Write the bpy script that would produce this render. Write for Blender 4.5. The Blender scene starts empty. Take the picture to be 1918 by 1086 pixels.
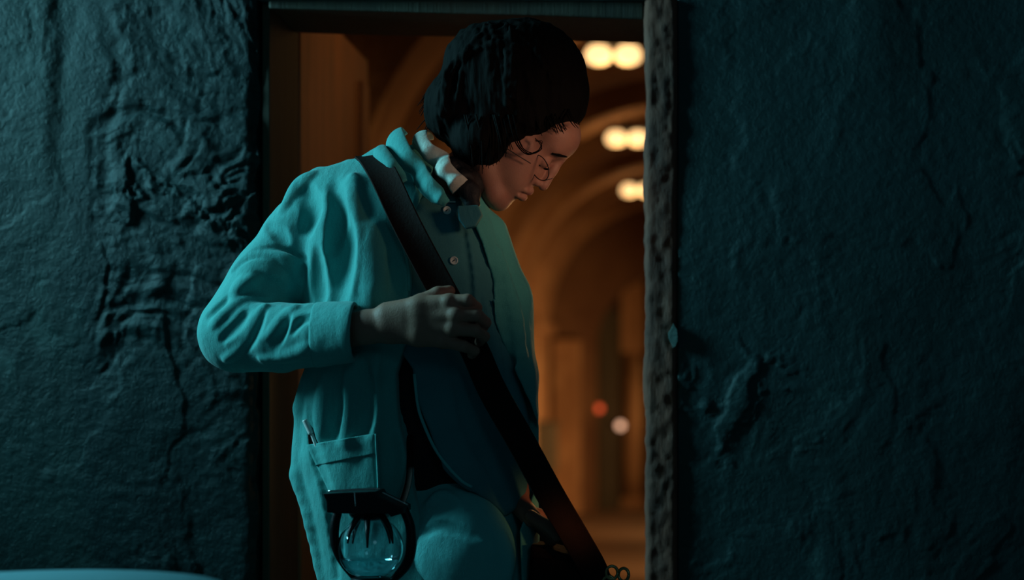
import bpy, bmesh, math, random
import numpy as np
from mathutils import Vector, Matrix

random.seed(4)
C = bpy.context.scene.collection
SC = bpy.context.scene

# ------------------------------------------------------------------ camera, world, lights, exposure
FPX, CX, CY, CZ = 3120.0, 1255.0, 710.0, 1.12      # focal length in px, principal point, camera height
cam = bpy.data.cameras.new('camera'); co = bpy.data.objects.new('camera', cam); C.objects.link(co)
co.location = (0, 0, CZ); co.rotation_euler = (math.pi/2, 0, 0)
cam.sensor_width = 36; cam.lens = 36*FPX/1918
cam.shift_x = -(CX-959)/1918; cam.shift_y = (CY-543)/1918
cam.clip_start = 0.05
cam.dof.use_dof = True; cam.dof.focus_distance = 2.3; cam.dof.aperture_fstop = 2.4
SC.camera = co
SC.view_settings.view_transform = 'Standard'; SC.view_settings.look = 'None'
SC.view_settings.gamma = 1; SC.view_settings.use_curve_mapping = False
SC.view_settings.exposure = 0.0
wd = bpy.data.worlds.new('world'); SC.world = wd; wd.use_nodes = True
wd.node_tree.nodes['Background'].inputs[0].default_value = (0.25, 0.75, 1.0, 1)
wd.node_tree.nodes['Background'].inputs[1].default_value = 0.024

def area(name, loc, target, sx, sy, col, power, spread=180):
    l = bpy.data.lights.new(name, 'AREA'); l.shape = 'RECTANGLE'; l.size = sx; l.size_y = sy
    l.color = col; l.energy = power; l.spread = math.radians(spread)
    o = bpy.data.objects.new(name, l); C.objects.link(o); o.location = loc
    o.rotation_euler = (Vector(target)-Vector(loc)).to_track_quat('-Z', 'Y').to_euler()
    return o
def point(name, loc, col, power, r=0.05):
    l = bpy.data.lights.new(name, 'POINT'); l.color = col; l.energy = power; l.shadow_soft_size = r
    o = bpy.data.objects.new(name, l); C.objects.link(o); o.location = loc
    return o
TEAL = (0.28, 0.86, 1.0); WARM = (1.0, 0.55, 0.20)
area('key_light', (-1.95, 2.24, 1.95), (-0.5, 2.35, 1.42), 0.3, 0.8, TEAL, 17.5, 125)
area('front_fill_light', (0.7, 0.0, 2.0), (-0.1, 2.4, 1.1), 0.5, 0.5, (0.30, 0.80, 1.0), 0.75)  # added weak frontal fill, unseen; also the window reflection in the glass
area('face_fill_light', (0.22, 1.95, 1.42), (-0.19, 2.35, 1.40), 0.10, 0.10, (1, .58, .36), 0.088, 50)  # added unseen warm fill aimed at the face
area('hand_fill_light', (0.30, 1.95, .93), (-0.15, 2.28, .93), 0.05, 0.05, (1, .42, .15), 0.006, 12)  # added unseen warm fill aimed at the hand on the bag
area('doorway_fill_light', (0.03, 2.96, 1.25), (-.22, 2.42, 1.15), .1, .2, WARM, 0.8, 80)  # added warm fill hidden behind the right jamb, aimed at the figure
for _y, _p in ((4.2, 6), (6.6, 9), (9.0, 13), (11.2, 12)): area('passage_low_fill_light', (.93, _y, .55), (-1.0, _y+1.6, .65), .2, .2, WARM, _p, 80)  # unseen low fills added to brighten the lower passage wall
for _y in (4.9, 8.2): point('passage_fill_light', (.8, _y, 1.2), WARM, 1.0, .1)
area('near_vault_fill_light', (0.55, 3.15, 1.75), (-0.66, 3.2, 2.0), 0.1, 0.1, WARM, 0.42, 75)  # added hidden uplight for the top of the door leaf and vault

# ------------------------------------------------------------------ helpers
def tag(o, label=None, cat=None, group=None, kind=None):
    if label: o['label'] = label
    if cat: o['category'] = cat
    if group: o['group'] = group
    if kind: o['kind'] = kind
    return o
def empty(name, loc, label=None, cat=None, group=None, kind=None):
    o = bpy.data.objects.new(name, None); C.objects.link(o); o.location = loc; o.empty_display_size = .05
    return tag(o, label, cat, group, kind)
def link(name, me, m, parent=None, smooth=False):
    o = bpy.data.objects.new(name, me); C.objects.link(o)
    if m is not None and not me.materials: me.materials.append(m)
    if smooth: me.polygons.foreach_set('use_smooth', [True]*len(me.polygons))
    if parent:
        o.parent = parent; o.matrix_parent_inverse = Matrix.Translation(-parent.location) if parent.parent is None else Matrix.Identity(4)
    return o
def frombm(name, bm, m, parent=None, smooth=False):
    bmesh.ops.recalc_face_normals(bm, faces=bm.faces[:])
    me = bpy.data.meshes.new(name); bm.to_mesh(me); bm.free()
    return link(name, me, m, parent, smooth)
def box(bm, x0, x1, y0, y1, z0, z1, bev=0.0):
    b = bmesh.new(); bmesh.ops.create_cube(b, size=1)
    for v in b.verts:
        v.co = Vector(((x0+x1)/2+v.co.x*(x1-x0), (y0+y1)/2+v.co.y*(y1-y0), (z0+z1)/2+v.co.z*(z1-z0)))
    if bev: bmesh.ops.bevel(b, geom=b.edges[:], offset=bev, segments=2, profile=.6, affect='EDGES')
    me = bpy.data.meshes.new('t'); b.to_mesh(me); b.free(); bm.from_mesh(me); bpy.data.meshes.remove(me)
def tube(bm, pts, rad, n=10, cap=True):
    pts = [Vector(p) for p in pts]; rad = rad if isinstance(rad, (list, tuple)) else [rad]*len(pts)
    t0 = (pts[1]-pts[0]).normalized(); up = Vector((0, 0, 1)) if abs(t0.z) < .9 else Vector((0, 1, 0))
    nrm = t0.cross(up).normalized(); rings = []
    for i, p in enumerate(pts):
        t = (pts[min(i+1, len(pts)-1)]-pts[max(i-1, 0)]).normalized()
        nrm = (nrm-t*nrm.dot(t)).normalized(); b = t.cross(nrm)
        rings.append([bm.verts.new(p+(nrm*math.cos(a)+b*math.sin(a))*rad[i]) for a in [2*math.pi*k/n for k in range(n)]])
    for i in range(len(rings)-1):
        for k in range(n):
            bm.faces.new((rings[i][k], rings[i][(k+1) % n], rings[i+1][(k+1) % n], rings[i+1][k]))
    if cap: bm.faces.new(rings[0][::-1]); bm.faces.new(rings[-1])
def lathe(bm, prof, cx, cy, n=32):
    rings = [[bm.verts.new((cx+r*math.cos(2*math.pi*k/n), cy+r*math.sin(2*math.pi*k/n), z)) for k in range(n)] for r, z in prof]
    for i in range(len(rings)-1):
        for k in range(n):
            bm.faces.new((rings[i][k], rings[i][(k+1) % n], rings[i+1][(k+1) % n], rings[i+1][k]))
    bm.faces.new(rings[0][::-1]); bm.faces.new(rings[-1])
def spline(pts, n=8):
    pts = [np.array(p, float) for p in pts]; out = []
    P = [2*pts[0]-pts[1]]+pts+[2*pts[-1]-pts[-2]]
    for i in range(1, len(P)-2):
        for k in range(n):
            t = k/n
            out.append(0.5*((2*P[i])+(-P[i-1]+P[i+1])*t+(2*P[i-1]-5*P[i]+4*P[i+1]-P[i+2])*t*t+(-P[i-1]+3*P[i]-3*P[i+1]+P[i+2])*t**3))
    out.append(pts[-1]); return out

# --- numpy value noise
def _h(i, j, k):
    n = (i.astype(np.int64)*374761393+j.astype(np.int64)*668265263+k.astype(np.int64)*2147483647) & 0xffffffff
    n = ((n ^ (n >> 13))*1274126177) & 0xffffffff
    n = (n ^ (n >> 16)) & 0xffff
    return n.astype(np.float32)/32767.5-1
def vn(x, y, z):
    x, y, z = np.broadcast_arrays(np.float32(x), np.float32(y), np.float32(z))
    i, j, k = np.floor(x), np.floor(y), np.floor(z)
    fx, fy, fz = x-i, y-j, z-k
    fx = fx*fx*(3-2*fx); fy = fy*fy*(3-2*fy); fz = fz*fz*(3-2*fz)
    r = 0
    for a in (0, 1):
        for b in (0, 1):
            for c in (0, 1):
                w = (fx if a else 1-fx)*(fy if b else 1-fy)*(fz if c else 1-fz)
                r = r+w*_h(i+a, j+b, k+c)
    return r
def fbm(x, y, z, o=4, g=.5):
    r = 0; a = 1
    for q in range(o):
        r = r+a*vn(x*2**q+q*17.3, y*2**q+q*5.1, z*2**q+q*9.7); a *= g
    return r
def sstep(e0, e1, x):
    t = np.clip((x-e0)/(e1-e0), 0, 1); return t*t*(3-2*t)

# ------------------------------------------------------------------ materials
def mat(name, col, rough=.8, metal=0, emit=None, estr=0, bump=None, var=None, spec=.5, sheen=0):
    m = bpy.data.materials.new(name); m.use_nodes = True; nt = m.node_tree; b = nt.nodes['Principled BSDF']
    b.inputs['Base Color'].default_value = (*col, 1); b.inputs['Roughness'].default_value = rough
    b.inputs['Metallic'].default_value = metal; b.inputs['Specular IOR Level'].default_value = spec
    if sheen: b.inputs['Sheen Weight'].default_value = sheen; b.inputs['Sheen Roughness'].default_value = .4
    if emit: b.inputs['Emission Color'].default_value = (*emit, 1); b.inputs['Emission Strength'].default_value = estr
    tc = nt.nodes.new('ShaderNodeTexCoord')
    if var:      # list of (scale vec, second colour, lo, hi)
        prev = None
        for sc, c2, lo, hi in var:
            mp = nt.nodes.new('ShaderNodeMapping'); mp.inputs['Scale'].default_value = sc
            nz = nt.nodes.new('ShaderNodeTexNoise'); nz.inputs['Scale'].default_value = 1; nz.inputs['Detail'].default_value = 6
            nz.inputs['Roughness'].default_value = .6
            rp = nt.nodes.new('ShaderNodeMapRange'); rp.inputs['From Min'].default_value = lo; rp.inputs['From Max'].default_value = hi
            mx = nt.nodes.new('ShaderNodeMix'); mx.data_type = 'RGBA'
            nt.links.new(tc.outputs['Object'], mp.inputs[0]); nt.links.new(mp.outputs[0], nz.inputs['Vector'])
            nt.links.new(nz.outputs[0], rp.inputs[0]); nt.links.new(rp.outputs[0], mx.inputs[0])
            if prev: nt.links.new(prev, mx.inputs[6])
            else: mx.inputs[6].default_value = (*col, 1)
            mx.inputs[7].default_value = (*c2, 1); prev = mx.outputs[2]
        nt.links.new(prev, b.inputs['Base Color'])
    if bump:     # list of (scale vec, distance, kind)
        prev = None
        for sc, dist, kind in bump:
            mp = nt.nodes.new('ShaderNodeMapping'); mp.inputs['Scale'].default_value = sc
            if kind == 'noise':
                nz = nt.nodes.new('ShaderNodeTexNoise'); nz.inputs['Scale'].default_value = 1; nz.inputs['Detail'].default_value = 8
                nz.inputs['Roughness'].default_value = .65; outn = nz.outputs[0]
            elif kind == 'vor':
                nz = nt.nodes.new('ShaderNodeTexVoronoi'); nz.inputs['Scale'].default_value = 1; outn = nz.outputs[0]
            else:
                nz = nt.nodes.new('ShaderNodeTexMagic'); nz.inputs['Scale'].default_value = 1; nz.turbulence_depth = 0; outn = nz.outputs[1]
            bp = nt.nodes.new('ShaderNodeBump'); bp.inputs['Distance'].default_value = dist; bp.inputs['Strength'].default_value = 1
            nt.links.new(tc.outputs['Object'], mp.inputs[0]); nt.links.new(mp.outputs[0], nz.inputs['Vector'])
            nt.links.new(outn, bp.inputs['Height'])
            if prev: nt.links.new(prev, bp.inputs['Normal'])
            prev = bp.outputs[0]
        nt.links.new(prev, b.inputs['Normal'])
    return m
M = {}
M['plaster'] = mat('painted_plaster', (.011, .031, .031), .38, var=[((3, 3, 3), (.007, .020, .021), .4, .65), ((14, 14, 9), (.028, .060, .058), .58, .75)],
    bump=[((45, 45, 45), .0035, 'noise'), ((220, 220, 160), .0012, 'noise')], spec=.16)
M['plaster_shade_side'] = mat('shade_side_painted_plaster', (.020, .055, .060), .45, var=[((3, 3, 3), (.014, .042, .044), .4, .65), ((14, 14, 9), (.07, .14, .14), .64, .8)],
    bump=[((45, 45, 45), .003, 'noise'), ((220, 220, 160), .001, 'noise')], spec=.3)  # same wall paint, coloured apart to set the shaded side's brightness
M['edge'] = mat('worn_brown_edge', (.20, .065, .04), .8, var=[((60, 60, 12), (.24, .11, .08), .52, .75), ((25, 25, 8), (.08, .03, .022), .45, .7)],
    bump=[((120, 120, 25), .003, 'noise'), ((300, 300, 120), .001, 'noise')])
M['flake'] = mat('pale_paint_flake', (.12, .20, .19), .7, bump=[((80, 80, 80), .002, 'noise')])
M['frame'] = mat('dark_timber', (.05, .038, .022), .7, var=[((40, 40, 3), (.03, .022, .014), .4, .7)], bump=[((150, 150, 8), .0015, 'noise')])
M['door'] = mat('brown_door_wood', (.30, .135, .065), .6, var=[((25, 25, 2.5), (.20, .10, .05), .4, .7), ((6, 6, 3), (.36, .15, .06), .5, .7)],
    bump=[((90, 90, 6), .0015, 'noise')])
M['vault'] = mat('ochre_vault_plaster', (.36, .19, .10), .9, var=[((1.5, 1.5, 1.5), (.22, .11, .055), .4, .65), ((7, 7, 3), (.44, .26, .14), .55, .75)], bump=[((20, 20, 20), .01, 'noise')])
M['web'] = mat('shade_dark_vault_brick', (.15, .075, .04), .9, var=[((2, 2, 2), (.10, .045, .025), .4, .65)], bump=[((20, 20, 20), .01, 'noise')])  # brick, darkened to put shade between the ribs and at the far end
M['vault_floor'] = mat('brown_flagstone', (.22, .13, .08), .6, var=[((2, 6, 2), (.13, .075, .05), .4, .65)], bump=[((15, 15, 15), .006, 'noise')])
M['slab'] = mat('room_floor_stone', (.10, .12, .12), .7, var=[((4, 4, 4), (.06, .08, .08), .4, .7)], bump=[((30, 30, 30), .004, 'noise')])
M['jacket'] = mat('teal_cotton_twill', (.085, .41, .39), .85, var=[((14, 14, 14), (.07, .35, .34), .4, .7), ((600, 600, 600), (.10, .45, .43), .5, .7)],
    bump=[((950, 950, 950), .0005, 'noise'), ((60, 60, 30), .0022, 'noise')], spec=.25, sheen=.25)
M['vest'] = mat('dark_teal_wool', (.07, .26, .29), .9, var=[((12, 12, 12), (.055, .21, .24), .4, .7)], bump=[((900, 900, 900), .0005, 'noise'), ((40, 40, 20), .002, 'noise')], spec=.2)
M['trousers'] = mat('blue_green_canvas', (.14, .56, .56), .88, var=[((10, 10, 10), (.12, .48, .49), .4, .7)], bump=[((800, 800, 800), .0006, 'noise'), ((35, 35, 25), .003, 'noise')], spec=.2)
M['white'] = mat('off_white_linen', (.62, .62, .55), .85, bump=[((300, 300, 300), .0008, 'noise'), ((50, 50, 50), .003, 'noise')], spec=.2)
M['black'] = mat('black_silk', (.012, .010, .012), .6, bump=[((60, 60, 60), .003, 'noise')])
M['shirt_shade'] = mat('shade_dark_shirt_cloth', (.02, .012, .012), .9, bump=[((60, 60, 30), .003, 'noise')])  # near-black stands for shade in the jacket opening
M['skin'] = mat('skin', (.35, .17, .12), .55, var=[((18, 18, 18), (.31, .13, .095), .45, .7)], bump=[((400, 400, 400), .0004, 'noise')], spec=.35)
M['skin'].node_tree.nodes['Principled BSDF'].inputs['Subsurface Weight'].default_value = .12
M['skin'].node_tree.nodes['Principled BSDF'].inputs['Subsurface Radius'].default_value = (.012, .005, .003)
M['lips'] = mat('lip_skin', (.42, .14, .12), .5)
M['hair'] = mat('black_hair', (.004, .0032, .003), .8, bump=[((260, 260, 30), .001, 'noise')], spec=.08)
M['leather'] = mat('dark_brown_leather', (.020, .008, .006), .75, var=[((20, 20, 20), (.012, .006, .005), .4, .7)], bump=[((250, 250, 250), .0006, 'noise')], spec=.12)
M['metal_dark'] = mat('blackened_iron', (.02, .02, .022), .35, .7, bump=[((120, 120, 120), .0008, 'noise')])
M['brass'] = mat('worn_brass', (.5, .36, .18), .3, 1)
M['chrome'] = mat('polished_steel', (.8, .8, .78), .15, 1)
M['ivory'] = mat('glossy_ivory_plastic', (.92, .92, .88), .25)
M['pearl'] = mat('pale_button_shell', (.75, .78, .72), .35)
M['table'] = mat('pale_blue_enamel', (.20, .42, .48), .4, bump=[((15, 15, 15), .002, 'noise')])
M['globe'] = mat('glowing_glass', (1, .8, .5), .4, emit=(1, .60, .25), estr=1.9)
M['red_glow'] = mat('red_signal_glass', (.8, .1, .05), .4, emit=(1, .13, .04), estr=.8)
M['white_glow'] = mat('white_lamp_glass', (1, .8, .7), .4, emit=(1, .55, .36), estr=1.3)
g = bpy.data.materials.new('clear_glass'); g.use_nodes = True; gb = g.node_tree.nodes['Principled BSDF']
gb.inputs['Transmission Weight'].default_value = 1; gb.inputs['Roughness'].default_value = .02; gb.inputs['IOR'].default_value = 1.45
gb.inputs['Base Color'].default_value = (.85, .97, 1, 1); M['glass'] = g

M['bulb_bright_fill'] = M['glass'].copy(); M['bulb_bright_fill'].node_tree.nodes['Principled BSDF'].inputs['IOR'].default_value = 1.33; M['bulb_bright_fill'].node_tree.nodes['Principled BSDF'].inputs['Base Color'].default_value = (.6, .95, 1, 1)
def tone_seam(m, x0, fac):  # multiplies the wall colour darker to the right of a ragged seam
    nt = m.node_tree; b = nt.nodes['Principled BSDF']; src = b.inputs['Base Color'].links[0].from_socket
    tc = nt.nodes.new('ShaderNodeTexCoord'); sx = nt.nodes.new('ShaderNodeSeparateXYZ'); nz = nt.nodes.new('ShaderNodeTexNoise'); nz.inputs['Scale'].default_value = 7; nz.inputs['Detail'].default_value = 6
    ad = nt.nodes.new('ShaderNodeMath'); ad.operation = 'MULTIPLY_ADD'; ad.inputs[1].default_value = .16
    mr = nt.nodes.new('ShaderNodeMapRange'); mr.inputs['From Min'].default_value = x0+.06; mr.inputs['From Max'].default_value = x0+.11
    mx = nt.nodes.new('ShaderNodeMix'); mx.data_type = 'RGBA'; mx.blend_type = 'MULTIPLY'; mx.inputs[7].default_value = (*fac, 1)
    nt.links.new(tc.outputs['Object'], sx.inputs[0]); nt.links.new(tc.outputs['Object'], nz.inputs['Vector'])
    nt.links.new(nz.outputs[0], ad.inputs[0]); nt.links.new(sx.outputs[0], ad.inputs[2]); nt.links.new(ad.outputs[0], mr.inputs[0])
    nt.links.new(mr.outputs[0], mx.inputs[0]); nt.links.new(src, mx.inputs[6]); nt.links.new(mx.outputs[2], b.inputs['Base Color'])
tone_seam(M['plaster'], -.935, (.70, .78, .84))
# ------------------------------------------------------------------ the wall with the doorway
WY = 2.6                                        # front face of the wall
XL, XR, ZT = -0.6417, -0.040, 1.712             # doorway
def gridaxis(lo, d0, d1, hi, fine, coarse):
    a = []
    if lo < d0: a += list(np.linspace(lo, d0, max(2, int((d0-lo)/coarse)))[:-1])
    a += list(np.linspace(d0, d1, int((d1-d0)/fine)))
    if hi > d1: a += list(np.linspace(d1, hi, max(2, int((hi-d1)/coarse)))[1:])
    return np.array(a, np.float32)
def relief(X, Z, side):
    """plaster relief towards the room, metres (positive = proud)"""
    low = fbm(X*2.6+3, Z*2.2, .3, 3)*.007
    wx = X+.05*fbm(X*5, Z*5, 4.2, 4); wz = Z+.05*fbm(X*5+9, Z*5, 8.2, 4)
    px_, py_ = CX+X*FPX/WY, CY-(Z-CZ)*FPX/WY
    if side == 0: rough = sstep(150, 215, px_+30*fbm(Z*9, 1., 2., 3))*(1-.75*sstep(690, 800, py_+160*fbm(X*7, Z*4, 5., 2)))
    else: rough = .55*sstep(-.2, .45, fbm(X*2.6+2, Z*2.2, 31., 2))
    rough = np.clip(rough, .12, 1)
    chips = fbm(wx*6, wz*4, 1.7+side, 5)
    ledge = sstep(.10, .20, chips)*.0035
    scab = fbm(wx*24, wz*19, 7.7+side, 5, .6); where = sstep(-.25, .35, fbm(wx*5, wz*5, 15.+side, 2))
    scabs = sstep(.05, .22, scab)*.0050*where+sstep(.35, .5, scab)*.0038*where
    strokes = fbm(wx*9, wz*42, 3.1+side, 4)*.0028+fbm(wx*38, wz*8, 6.1+side, 4)*.0024
    grain = fbm(X*90, Z*90, 3.3, 3)*.0006
    return low+ledge*(.3+.7*rough)+(scabs+strokes)*rough+grain*(.5+rough)+fbm(wx*7, wz*3, 9.9, 3)*.0035*(1-rough)
def wall_piece(name, xs, zs, side, edgex=None, m=None):
    X, Z = np.meshgrid(xs, zs, indexing='ij')
    R = relief(X, Z, side)
    if side == 0:       # plaster step near the far left, as in the photograph
        step = sstep(-.985+.0, -.945, X+.02*fbm(Z*7, X*4, 1.1, 3))
        R = R-step*.007*sstep(1.25, 1.5, Z)
    else: R = R*.8
    Yv = WY-R
    Xv = X.copy()
    if edgex is not None:
        ex, sgn = edgex
        d = np.abs(X-ex)
        # ragged rounded arris
        near = np.exp(-(d/.012)**2)
        Yv = Yv+near*.010*(1+.5*fbm(Z*40, 1.0, side, 3))
        Xv = X-sgn*near*(.0035*(fbm(Z*30, 2.0, side+5., 4)+1)+.004*sstep(.2, .45, fbm(Z*7, 5.5, side, 3)))
    nx, nz = X.shape
    co_ = np.stack([Xv, Yv, Z], -1).reshape(-1, 3)
    idx = np.arange(nx*nz).reshape(nx, nz)
    q = np.stack([idx[:-1, :-1], idx[1:, :-1], idx[1:, 1:], idx[:-1, 1:]], -1).reshape(-1, 4)
    # border skirt back to the wall's rear face
    back = 2.82
    bor = list(idx[:, 0])+list(idx[-1, 1:])+list(idx[::-1, -1][1:])+list(idx[0, ::-1][1:-1])
    bp = np.array([[co_[i][0], back, co_[i][2]] for i in bor]); n0 = len(co_); co2 = np.vstack([co_, bp])
    nb = len(bor)
    sk = [(bor[(i+1) % nb], bor[i], n0+i, n0+(i+1) % nb) for i in range(nb)]
    faces = q.tolist()+sk+[tuple(range(n0, n0+nb))]
    me = bpy.data.meshes.new(name); me.from_pydata(co2.tolist(), [], faces); me.update()
    o = link(name, me, m); me.polygons.foreach_set('use_smooth', [True]*len(q)+[False]*(len(faces)-len(q)))
    tag(o, kind='structure'); return o
zs = gridaxis(0, .78, 1.78, 2.84, .0026, .12)
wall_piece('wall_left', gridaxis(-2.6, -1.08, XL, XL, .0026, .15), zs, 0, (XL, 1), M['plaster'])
wall_piece('wall_right', gridaxis(.012, .012, .60, 2.2, .0032, .15), zs, 20, None, M['plaster_shade_side'])
wall_piece('wall_top', gridaxis(XL, XL, XR+.052, XR+.052, .004, .1), gridaxis(ZT, ZT, 1.78, 2.84, .003, .1), 20, None, M['plaster_shade_side'])
# brown worn arris post on the right of the doorway
def post(name, x0, x1, z0, z1, yf, yb, m, rag, seed):
    zz = np.linspace(z0, z1, int((z1-z0)/.003)); prof = [(x0, yb), (x0, yf+.012), (x0+.004, yf+.003)] + \
        [(x0+.004+(x1-x0-.008)*t, yf) for t in np.linspace(.08, .92, 10)]+[(x1-.004, yf+.003), (x1, yf+.012), (x1, yb)]
    P = np.array(prof); n = len(P); V = np.zeros((len(zz), n, 3))
    V[:, :, 0] = P[:, 0]; V[:, :, 1] = P[:, 1]; V[:, :, 2] = zz[:, None]
    zc = zz[:, None]; pc = P[None, :, 0]
    V[:, :, 1] += rag*1.3*fbm(pc*90, zc*45, seed, 4)*(P[None, :, 1] < yb)
    w = np.exp(-((pc-x0)/.006)**2)
    V[:, :, 0] += w*rag*(fbm(zc*38, 3., seed, 4)+.7*np.sign(fbm(zc*9, 7., seed, 2))*sstep(.15, .3, np.abs(fbm(zc*9, 7., seed, 2))))
    idx = np.arange(len(zz)*n).reshape(len(zz), n)
    q = np.stack([idx[:-1, :-1], idx[:-1, 1:], idx[1:, 1:], idx[1:, :-1]], -1).reshape(-1, 4).tolist()
    q += [(idx[i, 0], idx[i+1, 0], idx[i+1, -1], idx[i, -1]) for i in range(len(zz)-1)]
    q += [tuple(idx[0, :]), tuple(idx[-1, ::-1])]
    me = bpy.data.meshes.new(name); me.from_pydata(V.reshape(-1, 3).tolist(), [], q); me.update()
    o = link(name, me, m, smooth=True); tag(o, kind='structure'); return o
post('trim_1', XR, .013, 0, ZT, WY-.005, 2.82, M['edge'], .0017, 3.3)
tr1 = bpy.data.objects['trim_1']
rf = random.Random(3)
for px_, py_, w_, h_ in ((1262, 628, 13, 36),):
    fx, fz = (px_-CX)*2.58/FPX, CZ-(py_-CY)*2.58/FPX; bm = bmesh.new()
    ps = [(fx+w_/1200*.7*rf.uniform(.6, 1.1)*math.cos(a), fz+h_/1200*.6*rf.uniform(.7, 1.1)*math.sin(a)) for a in [2*math.pi*q/11 for q in range(11)]]
    a_ = [bm.verts.new((x, 2.589, z)) for x, z in ps]; b_ = [bm.verts.new((fx+(x-fx)*1.1, 2.600, fz+(z-fz)*1.05)) for x, z in ps]
    bm.faces.new(a_); [bm.faces.new((a_[q], a_[(q+1) % 11], b_[(q+1) % 11], b_[q])) for q in range(11)]; bm.faces.new(b_[::-1])
    frombm('paint_flake', bm, M['flake'], tr1)
bm = bmesh.new(); box(bm, XL, XL+.012, WY+.02, 2.82, 0, ZT-.0, .002)
box(bm, XL-.03, XL+.004, 2.80, 2.86, 0, 1.82, .003)
tag(frombm('trim_2', bm, M['frame']), kind='structure')
bm = bmesh.new(); box(bm, XL+.012, XR, WY+.01, 2.80, ZT-.028, ZT, .004)
bmesh.ops.subdivide_edges(bm, edges=bm.edges[:], cuts=3, use_grid_fill=True)
for v in bm.verts: v.co.z += .003*float(vn(v.co.x*9, v.co.y*9, .5))+.018*(XR-v.co.x)/.6
tag(frombm('trim_3', bm, M['frame']), kind='structure')
# door leaf, opened into the vault
bm = bmesh.new(); box(bm, -.685, -.645, 2.86, 3.56, .01, 1.80, .004)
dr = frombm('door_1', bm, M['door']); tag(dr, kind='structure')
bm = bmesh.new()
box(bm, -.646, -.638, 2.88, 2.96, .1, 1.74, .003); box(bm, -.646, -.638, 3.46, 3.54, .1, 1.74, .003)
frombm('door_stile', bm, M['door'], dr)
bm = bmesh.new(); tube(bm, [(-.64, 3.40, 1.12), (-.60, 3.40, 1.12), (-.60, 3.30, 1.12)], .009)
frombm('door_handle', bm, M['brass'], dr)
# room floor and ceiling
bm = bmesh.new(); box(bm, -2.6, 2.2, -1.0, 2.82, -.1, 0); tag(frombm('floor', bm, M['slab']), kind='structure')

# ------------------------------------------------------------------ vaulted passage beyond
HS, RV, RR = 1.57, 1.16, 1.0
Y0, Y1 = 2.82, 14.0
def arch_strip(bm, r0, r1, y0, y1, base0, base1, n=36):
    """solid arch with legs: inner radius r0, outer r1"""
    prof = [(-r0, 0), (-r0, HS*.5)]+[(-r0*math.cos(math.pi*k/n), HS+r0*math.sin(math.pi*k/n)) for k in range(n+1)]+[(r0, HS*.5), (r0, 0)]
    outr = [(-r1, 0), (-r1, HS*.5)]+[(-r1*math.cos(math.pi*k/n), HS+r1*math.sin(math.pi*k/n)) for k in range(n+1)]+[(r1, HS*.5), (r1, 0)]
    A = [[bm.verts.new((x, y, z)) for x, z in p] for p in (prof, outr) for y in (y0, y1)]
    for a, b in ((0, 1), (1, 3), (3, 2), (2, 0)):
        for k in range(len(prof)-1): bm.faces.new((A[a][k], A[a][k+1], A[b][k+1], A[b][k]))
    bm.faces.new((A[0][0], A[1][0], A[3][0], A[2][0])); bm.faces.new((A[0][-1], A[2][-1], A[3][-1], A[1][-1]))
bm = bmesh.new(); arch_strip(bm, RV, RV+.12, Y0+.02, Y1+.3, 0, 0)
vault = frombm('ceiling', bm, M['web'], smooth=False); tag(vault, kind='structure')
k = 0; y = 4.05
while y < 13.6:
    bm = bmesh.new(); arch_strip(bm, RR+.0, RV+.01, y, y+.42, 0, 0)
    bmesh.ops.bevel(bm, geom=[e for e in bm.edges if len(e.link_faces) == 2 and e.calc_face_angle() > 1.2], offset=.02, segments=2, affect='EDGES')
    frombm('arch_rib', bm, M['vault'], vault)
    bm = bmesh.new()
    for s in (-1, 1): box(bm, min(s*(RR-.05), s*RV), max(s*(RR-.05), s*RV), y-.04, y+.46, HS-.09, HS, .012); box(bm, min(s*(RR-.04), s*RV), max(s*(RR-.04), s*RV), y-.03, y+.45, 0, .16, .012)
    frombm('impost', bm, M['vault'], vault)
    y += 1.18
bm = bmesh.new(); box(bm, -RV-.1, RV+.1, 2.82, Y1+2.2, -.1, 0); fl = frombm('floor_passage', bm, M['vault_floor']); tag(fl, kind='structure')
# end wall with an arched opening
bm = bmesh.new(); n = 28; ri, hi_ = .62, 1.40
def ringpts(r, hz, h0=0): return [(-r, h0)]+[(-r*math.cos(math.pi*k/n), hz+r*math.sin(math.pi*k/n)) for k in range(n+1)]+[(r, h0)]
a = ringpts(ri, hi_); b = ringpts(RV+.02, HS)
for yy0, yy1 in ((Y1, Y1+.35),):
    L = [[bm.verts.new((x, y_, z)) for x, z in p] for p in (a, b) for y_ in (yy0, yy1)]
    for p_, q_ in ((0, 1), (1, 3), (3, 2), (2, 0)):
        for i in range(len(a)-1): bm.faces.new((L[p_][i], L[p_][i+1], L[q_][i+1], L[q_][i]))
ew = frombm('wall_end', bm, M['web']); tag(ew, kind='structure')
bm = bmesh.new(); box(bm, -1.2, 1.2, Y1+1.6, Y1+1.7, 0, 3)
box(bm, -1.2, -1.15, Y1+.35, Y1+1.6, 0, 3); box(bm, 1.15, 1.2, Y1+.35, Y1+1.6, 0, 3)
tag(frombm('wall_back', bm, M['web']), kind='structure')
for x0, x1 in ((-.98, -.74),):
    bm = bmesh.new(); box(bm, x0, x1, Y1-.14, Y1, 0, 1.45, .015); frombm('pilaster', bm, M['vault'], ew)
# column in the opening
t = empty('stone_column', (-.325, Y1+.45, 0), 'pale stone column lit orange inside the far arched opening', 'column')
bm = bmesh.new(); lathe(bm, [(.085, .10), (.08, .5), (.075, 1.35)], -.325, Y1+.45, 24); frombm('shaft', bm, M['vault'], t, True)
bm = bmesh.new(); box(bm, -.425, -.225, Y1+.35, Y1+.55, 0, .10, .01); frombm('base', bm, M['vault'], t)
bm = bmesh.new(); box(bm, -.425, -.225, Y1+.35, Y1+.55, 1.35, 2.2, .01); frombm('capital', bm, M['vault'], t)
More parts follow.
